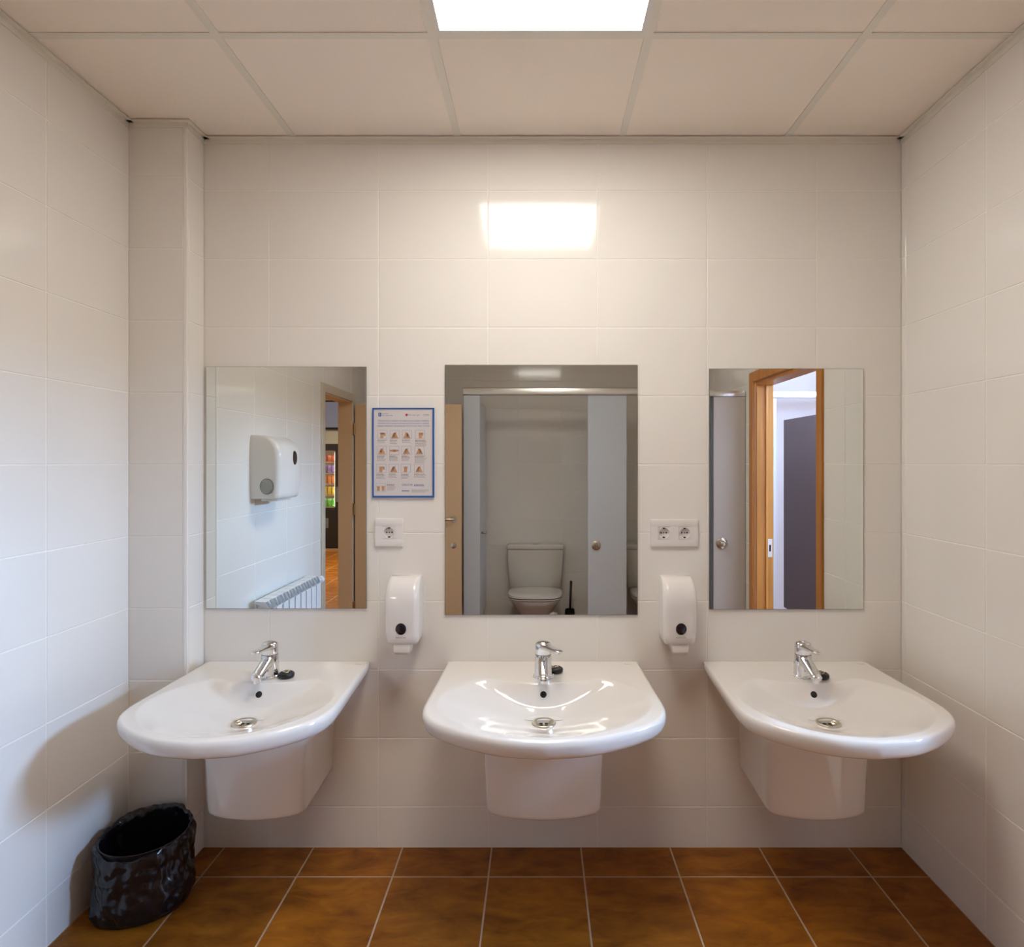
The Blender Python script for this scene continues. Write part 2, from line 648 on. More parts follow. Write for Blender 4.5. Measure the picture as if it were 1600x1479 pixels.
def basin_mesh(sx):
    bm = bmesh.new()
    rings = []
    er = 0.012
    for k in range(1, NR + 1):
        f = k / NR
        ring = []
        for i in range(NA):
            a = 2 * PI * i / NA
            R = _rad[i]
            rr = R * f
            x, d = rr * math.sin(a), BC - rr * math.cos(a)
            z = -bowl_depth(x, d)
            # slight fall of the front lip and rounded edge
            z -= 0.010 * max(0, (d - 0.40) / 0.24) ** 2
            e = er - (R - rr)
            if e > 0 and d > 0.02:
                z -= er - math.sqrt(max(0, er * er - e * e))
            ring.append((x, d, z))
        rings.append(ring)
    edge = rings[-1]
    # rim face, then underside
    for sc, dz in ((1.0, 0.007), (0.998, 0.015), (0.990, 0.025), (0.976, 0.033), (0.95, 0.039), (0.91, 0.043), (0.83, 0.047), (0.70, 0.053), (0.53, 0.064), (0.32, 0.092), (0.15, 0.120)):
        ring = []
        for (x, d, z) in edge:
            # the rim is thinner towards the wall
            th = 0.70 + 0.30 * min(1, d / 0.45)
            ring.append((x * sc, BC + (d - BC) * (sc if d > BC else 1 - (1 - sc) * 0.5), z - dz * th))
        rings.append(ring)
    R = [[bm.verts.new((x * sx, -d, z)) for x, d, z in ring] for ring in rings]
    c = bm.verts.new((0, -BC, -bowl_depth(0, BC)))
    for i in range(NA):
        bm.faces.new((c, R[0][i], R[0][(i + 1) % NA]))
    for a_, b_ in zip(R, R[1:]):
        for i in range(NA):
            j = (i + 1) % NA
            bm.faces.new((a_[i], b_[i], b_[j], a_[j]))
    bm.faces.new(R[-1])
    return finish(bm, 'bowl', 'porcelain', smooth=True)


def pedestal_mesh(sx):
    """half pedestal hanging under the basin: flat sides, bowed front, rounded lower edge"""
    def ring(z, s, back):
        pts_ = []
        for x, d in ((0.172, 0.0), (0.172, 0.10), (0.172, 0.22), (0.171, 0.262), (0.166, 0.282), (0.154, 0.296), (0.125, 0.310), (0.085, 0.321), (0.04, 0.328), (0.0, 0.330)):
            pts_.append((x, d))
        full = pts_ + [(-x, d) for x, d in reversed(pts_[:-1])]
        return [(x * s * sx, -max(0.0, d * (1 - (1 - s) * 0.8)), z) for x, d in full]
    zs = [(0.285, 0.90), (0.286, 0.915), (0.290, 0.928), (0.297, 0.934), (0.32, 0.938), (0.42, 0.955), (0.52, 0.985), (0.60, 1.0)]
    bm = bmesh.new()
    rr = []
    for z, s in zs:
        r_ = ring(z, s, 0)
        # lower edge dips a little at the front
        r_ = [(x, y, zz - (0.012 * min(1, (-y / 0.31)) ** 2 * max(0, 1 - (zz - 0.285) / 0.13) if zz < 0.415 else 0)) for x, y, zz in r_]
        rr.append(r_)
    loft(bm, rr)
    me = finish(bm, 'half_pedestal', 'porcelain', smooth=True, angle=0.7)
    return me


def surf_normal(x, d):
    h = 0.002
    gx = (-bowl_depth(x + h, d) + bowl_depth(x - h, d)) / (2 * h)
    gd = (-bowl_depth(x, d + h) + bowl_depth(x, d - h)) / (2 * h)
    return Vector((-gx, gd, 1)).normalized()      # in (x, y=-d, z)


_drain = None


def drain_meshes():
    z = 0.0024 - bowl_depth(0.03, BC)
    bm = bmesh.new()
    lathe(bm, [(0.0375, z - 0.003), (0.0375, z + 0.0008), (0.035, z + 0.0022), (0.028, z + 0.0012), (0.024, z - 0.002), (0.022, z - 0.0075),
               (0.0001, z - 0.0078)], 40, cap=False)
    flange = finish(bm, 'drain', 'steel', smooth=True)
    bm = bmesh.new()
    for k in range(4):
        a = PI / 4 + k * PI / 2
        lathe(bm, [(0.0055, z - 0.0088), (0.0055, z - 0.0068)], 14, Matrix.Translation((0.0115 * math.cos(a), 0.0115 * math.sin(a), 0)))
    holes = finish(bm, 'drain_hole', 'darkhole')
    return flange, holes


def make_basin(x, sx, label):
    t_ = thing('washbasin', label, 'washbasin', (x, 0, 0.275), group='wall hung washbasins')
    o = link('bowl', basin_mesh(sx), t_, (0, 0, RIM - 0.275))
    link('half_pedestal', pedestal_mesh(sx), t_, (0, 0, -0.275))
    fl_, ho = drain_meshes()
    dr = link('drain', fl_, t_, (0, -BC, RIM - 0.275))
    dr['label'] = 'steel drain with round flange'
    link('drain_hole', ho, dr)
    d0 = 0.2430
    nrm = surf_normal(0, d0)
    bm = bmesh.new()
    lathe(bm, [(0.0105, -0.003), (0.0105, 0.0005), (0.0001, 0.0008)], 20, cap=False)
    ov = obj('overflow_hole', bm, 'darkhole', t_, (0, -d0, RIM - 0.275 - bowl_depth(0, d0)), nrm.to_track_quat('Z', 'Y').to_euler(), smooth=True)
    ov['label'] = 'dark overflow hole'
    for s in (-1, 1):
        bm = bmesh.new()
        lathe(bm, [(0.010, 0), (0.010, 0.003), (0.007, 0.006)], 18,
              Matrix.Translation((s * 0.168 * sx, -0.205, 0.560 - 0.275)) @ Matrix.Rotation(s * PI / 2, 4, 'Y'))
        obj('screw_cap', bm, 'steel', t_, smooth=True, angle=0.6)
    lg = lettering('Roca', 0.013, 'inkgrey', t_, (0.252 * sx, -0.036, RIM - 0.275 + 0.0004), width=0.022, rot=(0, 0, 0))
    return t_


BX = (-0.9100, 0.0190, 0.9020)
make_basin(BX[0], 1.0, 'white porcelain washbasin under the left mirror, above the black bin')
make_basin(BX[1], 1.165, 'white porcelain washbasin under the middle mirror, between the two soap dispensers')
make_basin(BX[2], 1.0, 'white porcelain washbasin under the right mirror, in the bare tiled corner')


# ------------------------------------------------------------------ taps and plugs
def ring_pts(c, ax, ay, rx, ry, k=20, sq=2.0):
    out = []
    for i in range(k):
        a = 2 * PI * i / k
        ca, sa = math.cos(a), math.sin(a)
        out.append(c + ax * (rx * math.copysign(abs(ca) ** (2 / sq), ca)) + ay * (ry * math.copysign(abs(sa) ** (2 / sq), sa)))
    return out


def make_tap(x, lever_angle, label):
    t_ = thing('mixer_tap', label, 'tap', (x, -0.160, RIM), group='chrome mixer taps')
    t_.scale = (1.16, 1.08, 1.03)
    bm = bmesh.new()
    lathe(bm, [(0.0285, 0.0), (0.0285, 0.006), (0.0265, 0.008), (0.0260, 0.020), (0.0250, 0.045), (0.0238, 0.070), (0.0235, 0.074)], 40)
    obj('body', bm, 'chrome', t_, smooth=True, angle=0.6)
    # spout: starts inside the body, drops forward
    bm = bmesh.new()
    rings = []
    for s, (d, z, rx, rz) in enumerate(((0.0, 0.058, 0.019, 0.019), (0.02, 0.054, 0.018, 0.018), (0.045, 0.047, 0.0165, 0.0140),
                                        (0.070, 0.039, 0.0155, 0.0115), (0.090, 0.032, 0.0150, 0.0105), (0.100, 0.0285, 0.0142, 0.0095), (0.104, 0.027, 0.010, 0.006))):
        dirv = Vector((0, -0.95, -0.32)).normalized()
        ax = Vector((1, 0, 0))
        az = ax.cross(dirv).normalized()
        rings.append(ring_pts(Vector((0, -d, z)), ax, az, rx, rz, 24, 2.6))
    loft(bm, rings)
    sp = obj('spout', bm, 'chrome', t_, smooth=True, angle=0.7)
    bm = bmesh.new()
    lathe(bm, [(0.011, 0.011), (0.0115, 0.026), (0.0115, 0.028)][::1], 24, Matrix.Translation((0, -0.088, 0)))
    obj('aerator', bm, 'chrome', sp, smooth=True, angle=0.6)
    # lever head: domed cap and flat lever
    hd = bmesh.new()
    lathe(hd, [(0.0232, 0.0755), (0.0235, 0.080), (0.0238, 0.102), (0.0232, 0.108), (0.0195, 0.1125), (0.012, 0.1155), (0.0001, 0.1165)], 40, cap=False)
    h_ = obj('cap', hd, 'chrome', t_, rot=(0, 0, lever_angle), smooth=True, angle=0.9)
    bm = bmesh.new()
    rings = []
    for d, z, rx, rz in ((0.010, 0.102, 0.0180, 0.0085), (0.026, 0.1025, 0.0175, 0.0078), (0.05, 0.1045, 0.0150, 0.0062), (0.075, 0.107, 0.0135, 0.0056),
                         (0.098, 0.1095, 0.0135, 0.0054), (0.108, 0.1105, 0.0115, 0.0046), (0.112, 0.111, 0.006, 0.0024)):
        rings.append(ring_pts(Vector((0, -d, z)), Vector((1, 0, 0)), Vector((0, 0, 1)), rx, rz, 20, 2.8))
    loft(bm, rings)
    obj('lever', bm, 'chrome', h_, smooth=True, angle=0.8)
    # ball chain looped round the foot of the tap
    bm = bmesh.new()
    for i in range(44):
        a = 2 * PI * i / 44
        bmesh.ops.create_icosphere(bm, subdivisions=1, radius=0.0021,
                                   matrix=Matrix.Translation((0.0305 * math.cos(a), 0.0305 * math.sin(a), 0.0022 + 0.0010 * math.sin(3 * a))))
    obj('ball_chain', bm, 'chrome', t_, smooth=True)
    return t_


make_tap(BX[0], 0.0, 'chrome mixer tap with lever forward on the left washbasin')
make_tap(BX[1], 0.42, 'chrome mixer tap with lever turned right on the middle washbasin')
make_tap(BX[2], 0.0, 'chrome mixer tap with lever forward on the right washbasin')


def make_plug(x, dy, rot, label):
    t_ = thing('sink_plug', label, 'plug', (x, -dy, RIM), rot, group='black rubber sink plugs')
    bm = bmesh.new()
    lathe(bm, [(0.020, 0.0), (0.0255, 0.004), (0.0265, 0.010), (0.0255, 0.015), (0.021, 0.018), (0.0195, 0.0165), (0.0001, 0.016)], 32, cap=False)
    obj('stopper', bm, 'rubber', t_, smooth=True)
    bm = bmesh.new()
    pts_ = []
    for i in range(15):
        a = i / 14 * 2.6 * PI
        pts_.append((0.012 * math.cos(a) * (1 - i / 40), 0.012 * math.sin(a) * (1 - i / 40), 0.0185 + 0.0025 * math.sin(i * 1.3) + i * 0.0003))
    tube(bm, pts_, 0.0016, 6)
    obj('chain', bm, 'steel', t_, smooth=True)
    bm = bmesh.new()
    for i in range(24):
        a = 2 * PI * i / 24
        bmesh.ops.create_icosphere(bm, subdivisions=1, radius=0.0014, matrix=Matrix.Translation((0.0058 * math.cos(a), 0, 0.0205 + 0.005 * math.sin(a))))
    obj('pull_ring', bm, 'steel', t_, smooth=True)
    return t_


make_plug(BX[0] + 0.060, 0.170, (0, 0, 0.4), 'black rubber plug lying beside the left tap')
make_plug(BX[1] + 0.043, 0.120, (0, 0, 1.4), 'black rubber plug tucked behind the middle tap')
make_plug(BX[2] + 0.053, 0.178, (0, 0, 2.4), 'black rubber plug lying beside the right tap')


# ------------------------------------------------------------------ mirrors
def make_mirror(x0, x1, z0, z1, label):
    cx, hw, hh = (x0 + x1) / 2, (x1 - x0) / 2, (z1 - z0) / 2
    t_ = thing('wall_mirror', label, 'mirror', (cx, 0, z0))
    bm = bx(-hw, hw, -0.0055, -0.001, 0, 2 * hh)
    obj('glass_edge', bm, 'mirror_edge', t_)
    bm = bmesh.new()
    e_ = 0.0012
    loft(bm, [[(-hw, -0.0055, 0), (hw, -0.0055, 0), (hw, -0.0055, 2 * hh), (-hw, -0.0055, 2 * hh)],
              [(-hw + e_, -0.0066, e_), (hw - e_, -0.0066, e_), (hw - e_, -0.0066, 2 * hh - e_), (-hw + e_, -0.0066, 2 * hh - e_)]], cap0=False)
    bm.faces.ensure_lookup_table()
    for f_ in bm.faces[:-1]:
        f_.material_index = 1          # ground bevel
    obj('mirror_glass', bm, ['mirror', 'mirror_edge'], t_)
    return t_


make_mirror(-1.2095, -0.6247, 0.873, 1.755, 'frameless mirror over the left washbasin, next to the boxed-in tiled corner')
make_mirror(-0.3385, 0.3650, 0.8495, 1.762, 'large frameless mirror over the middle washbasin, showing a toilet')
make_mirror(0.6260, 1.1885, 0.8700, 1.748, 'frameless mirror over the right washbasin, showing an oak door frame')


# ------------------------------------------------------------------ soap dispensers
def dispenser_body(hw, dp, ht, top_frac, name, front_round=0.022, k=40):
    bm = bmesh.new()
    rings = []
    zs = [0, 0.004, 0.010, 0.03, 0.06, 0.10, ht * (1 - top_frac)]
    zs = [z for z in zs if z <= ht * (1 - top_frac)]
    for i in range(1, 15):
        zs.append(ht * (1 - top_frac) + ht * top_frac * math.sin(i / 14 * PI / 2))
    for z in zs:
        f = max(0.0, (z - ht * (1 - top_frac)) / (ht * top_frac))
        d = dp * (0.30 + 0.70 * math.sqrt(max(0, 1 - f ** 2.2)))
        w_ = hw * (1 - 0.10 * f ** 3)
        if z < 0.01:
            d -= 0.006 * (1 - z / 0.01)
            w_ -= 0.004 * (1 - z / 0.01)
        d *= 0.94 + 0.06 * min(1, z / (ht * 0.35))
        w_ *= 0.93 + 0.07 * min(1, z / (ht * 0.4))
        r_ = min(front_round, d * 0.6)
        pts_ = [(-w_, 0)]
        for s in range(9):
            a = s / 8 * PI / 2
            pts_.append((-w_ + r_ - r_ * math.cos(a), -(d - r_ + r_ * math.sin(a))))
        # gently bowed front
        x0 = -w_ + r_
        for s in range(1, 8):
            x = x0 + (2 * (w_ - r_)) * s / 8
            pts_.append((x, -(d + 0.05 * hw * (1 - (x / (w_ - r_)) ** 2))))
        for s in range(9):
            a = PI / 2 - s / 8 * PI / 2
            pts_.append((w_ - r_ + r_ * math.cos(a), -(d - r_ + r_ * math.sin(a))))
        pts_.append((w_, 0))
        rings.append([(x, y, z) for x, y in pts_])
    loft(bm, rings)
    return finish(bm, name, 'plastic', smooth=True, angle=0.9)


def disc_mesh(rx, rz, t_, name, mt, seg=32):
    bm = bmesh.new()
    rings = []
    for f, y in ((1.0, 0.004), (1.0, -t_ * 0.4), (0.93, -t_), ):
        rings.append([(rx * f * math.cos(2 * PI * i / seg), y, rz * f * math.sin(2 * PI * i / seg)) for i in range(seg)])
    loft(bm, rings)
    return finish(bm, name, mt, smooth=True, angle=0.7)


def make_dispenser(x, label):
    t_ = thing('soap_dispenser', label, 'soap dispenser', (x, 0, 0.728), group='soap dispensers')
    link('cover', dispenser_body(0.0600, 0.108, 0.227, 0.42, 'cover'), t_, (0, 0, 0.040))
    wn = link('level_window', disc_mesh(0.0185, 0.0205, 0.0018, 'level_window', 'lens'), t_, (0, -0.1098, 0.098), (0.085, 0, 0))
    wn['label'] = 'dark oval level window'
    bm = bmesh.new()
    loft(bm, [[(-0.024, -0.040, 0.0), (0.024, -0.040, 0.0), (0.024, -0.092, 0.003), (-0.024, -0.092, 0.003)],
              [(-0.0265, -0.040, 0.010), (0.0265, -0.040, 0.010), (0.027, -0.1005, 0.012), (-0.027, -0.1005, 0.012)],
              [(-0.031, -0.020, 0.048), (0.031, -0.020, 0.048), (0.031, -0.096, 0.048), (-0.031, -0.096, 0.048)]])
    bmesh.ops.bevel(bm, geom=list(bm.edges), offset=0.0035, segments=2, affect='EDGES', profile=0.5)
    obj('push_lever', bm, 'lever', t_, smooth=True, angle=0.7)
    lettering('Kimberly-Clark', 0.0065, 'ink', t_, (-0.0175, -0.1092, 0.066), width=0.035, rot=(PI / 2 + 0.085, 0, 0))
    return t_


make_dispenser(-0.4760, 'white soap dispenser between left and middle mirrors, under the single socket')
make_dispenser(0.5000, 'white soap dispenser between middle and right mirrors, under the double socket')


# ------------------------------------------------------------------ sockets
def make_socket(x0, x1, z0, z1, n_, label):
    cx, cz = (x0 + x1) / 2, (z0 + z1) / 2
    hw, hh = (x1 - x0) / 2, (z1 - z0) / 2
    t_ = thing('power_socket', label, 'socket', (cx, 0, z0))
    q_, seg = 0.0225, 32
    cs = [(k - (n_ - 1) / 2) * 0.0755 for k in range(n_)]
    bm = bmesh.new()
    box(bm, -hw, hw, -0.010, 0, 0, hh - q_, bev=0.0018, seg=2)
    box(bm, -hw, hw, -0.010, 0, hh + q_, 2 * hh, bev=0.0018, seg=2)
    xs = [-hw] + [c_ + d_ for c_ in cs for d_ in (-q_, q_)] + [hw]
    for k in range(0, len(xs), 2):
        box(bm, xs[k], xs[k + 1], -0.0099, 0, hh - q_ - 0.002, hh + q_ + 0.002)
    obj('cover_plate', bm, 'plastic_matte', t_, smooth=True, angle=0.5)
    for ox in cs:
        # square insert with a round well sunk into it
        bm = bmesh.new()
        qq = q_ - 0.0004
        outer, inner, deep = [], [], []
        for k in range(seg):
            a = 2 * PI * k / seg
            ca, sa = math.cos(a), math.sin(a)
            m_ = max(abs(ca), abs(sa))
            outer.append((qq * ca / m_, -0.0112, hh + qq * sa / m_))
            inner.append((0.0192 * ca, -0.0112, hh + 0.0192 * sa))
            deep.append((0.0180 * ca, -0.0015, hh + 0.0180 * sa))
        back = [(x, -0.001, z) for x, y, z in outer]
        loft(bm, [back, outer, inner, deep], cap0=False, cap1=True)
        ins = obj('socket_insert', bm, 'plastic_matte', t_, (ox, 0, 0), smooth=True, angle=0.5)
        for px, pz, r_ in ((-0.0095, 0, 0.0030), (0.0095, 0, 0.0030), (0, 0, 0.0024)):
            link('pin_hole', disc_mesh(r_, r_, 0.0008, 'pin_hole', 'darkhole', 14), ins, (px, -0.0015, hh + pz))
        for s in (-1, 1):
            obj('earth_clip', bx(-0.0035, 0.0035, -0.0100, -0.0012, hh + s * 0.0165 - 0.0022, hh + s * 0.0165 + 0.0022, bev=0.0006, seg=1), 'darkhole', ins)
    return t_


make_socket(-0.592, -0.491, 1.100, 1.201, 1, 'single white wall socket under the hand washing poster')
make_socket(0.412, 0.585, 1.100, 1.198, 2, 'double white wall socket left of the right mirror')


# ------------------------------------------------------------------ hand washing poster
PX0, PX1, PZ0, PZ1 = -0.6025, -0.3770, 1.2780, 1.6050
ps = thing('hand_washing_poster', 'blue framed hand washing poster with small pictograms beside the left mirror', 'poster', (PX0, 0, PZ0))
PW, PH = PX1 - PX0, PZ1 - PZ0
bm = bmesh.new()
fw = 0.0062
for q_ in ((0, PW, 0, fw), (0, PW, PH - fw * 0.7, PH), (0, fw * 0.8, fw, PH - fw * 0.7), (PW - fw, PW, fw, PH - fw * 0.7)):
    box(bm, q_[0], q_[1], -0.009, -0.0005, q_[2], q_[3], bev=0.0008, seg=1)
obj('frame', bm, 'posterblue', ps)
sheet = obj('sheet', bx(fw * 0.8, PW - fw, -0.0055, -0.001, fw, PH - fw * 0.7), 'paper', ps)
YP = -0.0058
T = lambda f: f * PW
Z = lambda f: PH * (1 - f)


def plet(s, fx, fz, size, mt, width, align='LEFT'):
    return lettering(s, size, mt, sheet, (T(fx), YP, Z(fz)), T(width), align)


# logos on the top line
bm = bmesh.new()
quad(bm, T(0.098), T(0.145), Z(0.097), Z(0.055), YP, 0)
quad(bm, T(0.117), T(0.126), Z(0.090), Z(0.074), YP - 0.0003, 1)
quad(bm, T(0.111), T(0.132), Z(0.071), Z(0.068), YP - 0.0003, 1)
quad(bm, T(0.117), T(0.126), Z(0.066), Z(0.060), YP - 0.0003, 1)
obj('emblem', bm, ['logoblue', 'paper'], sheet)
plet('XUNTA', 0.160, 0.072, 0.0062, 'inkblue', 0.095)
plet('DE GALICIA', 0.160, 0.093, 0.0062, 'inkblue', 0.165)
bm = bmesh.new()
poly(bm, [(T(0.553) + 0.0046 * math.cos(a * PI / 10), Z(0.079) + 0.0046 * math.sin(a * PI / 10)) for a in range(20)], YP)
obj('emblem', bm, 'inkred', sheet)
plet('Escolas gal', 0.592, 0.085, 0.0060, 'inkgrey', 0.165)
plet('_sergas', 0.805, 0.083, 0.0068, 'ink', 0.110)
# headings
plet('T\u00c9CNICA DO LAVADO DE MANS CON AUGA E XAB\u00d3N', 0.50, 0.153, 0.0072, 'inkblue', 0.82, 'CENTER')
plet('T\u00c9CNICA DE LAVADO DE MANOS CON AGUA Y JAB\u00d3N', 0.50, 0.182, 0.0072, 'inkblue', 0.83, 'CENTER')
plet('HAND-WASHING TECHNIQUE WITH SOAP AND WATER', 0.50, 0.211, 0.0072, 'inkblue', 0.85, 'CENTER')


def hand(bm, cx, cz, s, flip, kind):
    """one small printed hand: forearm, palm and fingers as flat shapes"""
    def P(pts_, mi):
        poly(bm, [(cx + flip * x * s, cz + z * s) for x, z in pts_][::int(flip)], YP - 0.0004 - mi * 0.0002, mi)
    if kind == 0:        # forearm rising to a palm with spread fingers
        P([(-0.60, -1.0), (0.30, -1.0), (0.38, -0.2), (0.34, 0.32), (-0.45, 0.32), (-0.55, -0.2)], 0)
        for a in (-0.55, -0.2, 0.12, 0.42):
            c_, s_ = math.cos(PI / 2 - a), math.sin(PI / 2 - a)
            bx_, bz_ = -0.08 + a * 0.6, 0.12
            P([(bx_ - 0.09 * s_, bz_ + 0.09 * c_), (bx_ + 0.6 * c_ - 0.07 * s_, bz_ + 0.6 * s_ + 0.07 * c_),
               (bx_ + 0.6 * c_ + 0.07 * s_, bz_ + 0.6 * s_ - 0.07 * c_), (bx_ + 0.09 * s_, bz_ - 0.09 * c_)], 0)
    elif kind == 1:      # two hands rubbing, forearms from both lower corners
        P([(-1.05, -1.0), (0.0, -1.0), (0.42, -0.25), (0.40, 0.30), (0.05, 0.70), (-0.38, 0.52), (-0.55, 0.05)], 0)
        P([(1.05, -1.0), (0.15, -1.0), (-0.05, -0.30), (0.20, 0.15), (0.55, 0.10)], 0)
        P([(-0.30, 0.15), (0.25, 0.0), (0.42, 0.28), (0.20, 0.42), (-0.15, 0.50)], 1)
        P([(-0.35, 0.55), (-0.20, 0.62), (-0.45, 0.90), (-0.58, 0.82)], 0)
    elif kind == 2:      # palm to palm, sideways
        P([(-1.3, -0.15), (-0.4, -0.32), (0.1, -0.42), (0.5, -0.1), (0.3, 0.35), (-0.4, 0.35), (-1.3, 0.25)], 0)
        P([(1.3, -0.15), (0.4, -0.32), (0.05, -0.30), (0.0, 0.05), (0.35, 0.33), (1.3, 0.25)], 0)
        P([(-0.25, -0.05), (0.3, -0.12), (0.35, 0.08), (-0.2, 0.16)], 1)


bx_cols = [0.082, 0.282, 0.480, 0.692]
bx_rows = [(0.250, 0.345), (0.427, 0.523), (0.628, 0.723)]
kinds = [[0, 1, 1, 0], [1, 2, 1, 1], [0, 1, 0, 1]]
bwid = 0.155
for r_i, (za, zb) in enumerate(bx_rows + [(0.842, 0.937)]):
    for c_i, fx in enumerate(bx_cols if r_i < 3 else bx_cols[:1]):
        fx -= 0.008 * r_i
        bm = bmesh.new()
        x0, x1, z0, z1 = T(fx), T(fx + bwid), Z(zb), Z(za)
        lw = 0.0008
        quad(bm, x0, x1, z0, z0 + lw, YP, 2)
        quad(bm, x0, x1, z1 - lw, z1, YP, 2)
        quad(bm, x0, x0 + lw, z0 + lw, z1 - lw, YP, 2)
        quad(bm, x1 - lw, x1, z0 + lw, z1 - lw, YP, 2)
        cx, cz, s_ = (x0 + x1) / 2, (z0 + z1) / 2 - 0.001, 0.0125
        if r_i == 3:
            hand(bm, cx - 0.0075, cz, 0.011, 1, 0)
            hand(bm, cx + 0.0075, cz, 0.011, -1, 0)
        else:
            kd = kinds[r_i][c_i]
            hand(bm, cx, cz, s_, -1 if (c_i + r_i) % 2 else 1, kd)
            if kd == 0 and c_i in (0, 3):
                hand(bm, cx + 0.008, cz + 0.003, 0.007, -1, 0)
            if (r_i, c_i) in ((0, 1), (2, 1), (2, 2), (0, 0)):
                quad(bm, cx - 0.004, cx + 0.006, cz + 0.006, cz + 0.0072, YP - 0.001, 2)
                quad(bm, cx + 0.005, cx + 0.0062, cz + 0.002, cz + 0.0065, YP - 0.001, 2)
        obj('pictogram', bm, ['skin', 'skin_dark', 'inkframe'], sheet)
        # caption lines too small to read
        bm = bmesh.new()
        tx, tz = (fx, zb + 0.012) if r_i < 3 else (fx + bwid + 0.02, za + 0.010)
        nl = [[3, 4, 3, 6], [5, 5, 5, 7], [5, 4, 5, 4], [6]][r_i][c_i]
        for q_ in range(nl):
            ln = (0.150 + (0.05 if c_i == 3 else 0)) * random.uniform(0.72, 1.0)
            mi = 0 if q_ < (2 if nl > 4 else 1) else 1
            xx = tx
            while xx < tx + ln - 0.01:
                wl_ = random.uniform(0.012, 0.030)
                quad(bm, T(xx), T(min(xx + wl_, tx + ln)), Z(tz + q_ * 0.0125 + 0.006), Z(tz + q_ * 0.0125), YP, mi)
                xx += wl_ + 0.006
        obj('caption', bm, ['inkgrey', 'inkpale'], sheet)
plet('GALICIA', 0.475, 0.868, 0.0098, 'inkblue', 0.175)
bm = bmesh.new()
for fx, fz, ln, mi in ((0.672, 0.855, 0.16, 0), (0.672, 0.868, 0.17, 0), (0.475, 0.921, 0.125, 0), (0.475, 0.925, 0.125, 0), (0.632, 0.912, 0.29, 1), (0.632, 0.924, 0.28, 1), (0.632, 0.936, 0.22, 1)):
    xx = fx
    while xx < fx + ln:
        wl_ = random.uniform(0.015, 0.03)
        quad(bm, T(xx), T(min(xx + wl_, fx + ln)), Z(fz + 0.006), Z(fz), YP, mi)
        xx += wl_ + 0.005
obj('caption', bm, ['inkblue', 'inkpale'], sheet)


# ------------------------------------------------------------------ waste bin with black liner
bn = thing('waste_bin', 'low round waste bin lined with a crumpled black bag, in the left corner', 'bin', (-1.262, -0.274, 0), (0, 0, 0))
bn.scale = (1.06, 1.05, 1.03)
bm = bmesh.new()
lathe(bm, [(0.098, 0.002), (0.102, 0.004), (0.118, 0.205), (0.120, 0.210), (0.116, 0.210), (0.099, 0.010), (0.0001, 0.010)], 40, cap=False)
obj('bucket', bm, 'black', bn, smooth=True, angle=0.8)
bm = bmesh.new()
prof = [(0.118, 0.004), (0.124, 0.010), (0.128, 0.025), (0.129, 0.045), (0.129, 0.07), (0.129, 0.095), (0.129, 0.12), (0.130, 0.145), (0.130, 0.168), (0.130, 0.188), (0.129, 0.203),
        (0.1265, 0.212), (0.122, 0.216), (0.116, 0.212), (0.1125, 0.200), (0.110, 0.175), (0.107, 0.145), (0.102, 0.110), (0.095, 0.075), (0.085, 0.040), (0.06, 0.022), (0.02, 0.018)]
NB = 240
prof = [Vector(q_) for q_ in prof]
prof = [tuple(q_) for q_ in smooth_poly(prof, 4)]
rings = []
for k, (r_, z) in enumerate(prof):
    ring = []
    outer = k <= 12 * 4
    for i in range(NB):
        a = 2 * PI * i / NB
        ca, sa = math.cos(a), math.sin(a)
        p = Vector((ca * 0.13, sa * 0.13, z * 0.8))
        f1 = noise.voronoi(p * 17 + Vector((3, 1, 4)))[0]
        f2 = noise.voronoi(Vector((p.x + z * 0.25, p.y - z * 0.15, p.z)) * 36)[0]
        amp = 0.020 if outer else 0.013
        rr = r_ + amp * (0.42 - (f1[1] - f1[0]) * 0.55 - f1[0] * 0.5) + amp * 0.42 * (0.35 - f2[0])
        rr += amp * 0.30 * noise.noise(Vector((ca * 5, sa * 5, z * 4 + 8)))
        if outer:
            rr = max(rr, 0.1225)
        zz = z + (0.010 * noise.noise(Vector((ca * 2.3, sa * 2.3, 5))) if 0.14 < z else 0) + (0.004 * noise.noise(Vector((ca * 7, sa * 7, 9))) if z > 0.18 else 0)
        # bag flares out near the floor on one side, rim higher towards the wall
        if outer:
            rr += 0.020 * max(0, math.cos(a + 0.55)) ** 4 * max(0, 1 - abs(z - 0.06) / 0.08)
            rr += 0.013 * max(0, math.cos(a - PI - 0.9)) ** 6 * max(0, 1 - z / 0.10)
        if z > 0.1:
            zz += 0.016 * sa * (z - 0.1) / 0.11
        ring.append((rr * ca, rr * sa, max(0.002, zz)))
    rings.append(ring)
loft(bm, rings)
lin = obj('bin_liner', bm, 'liner', bn, smooth=True)
lin['label'] = 'crumpled black plastic bag'

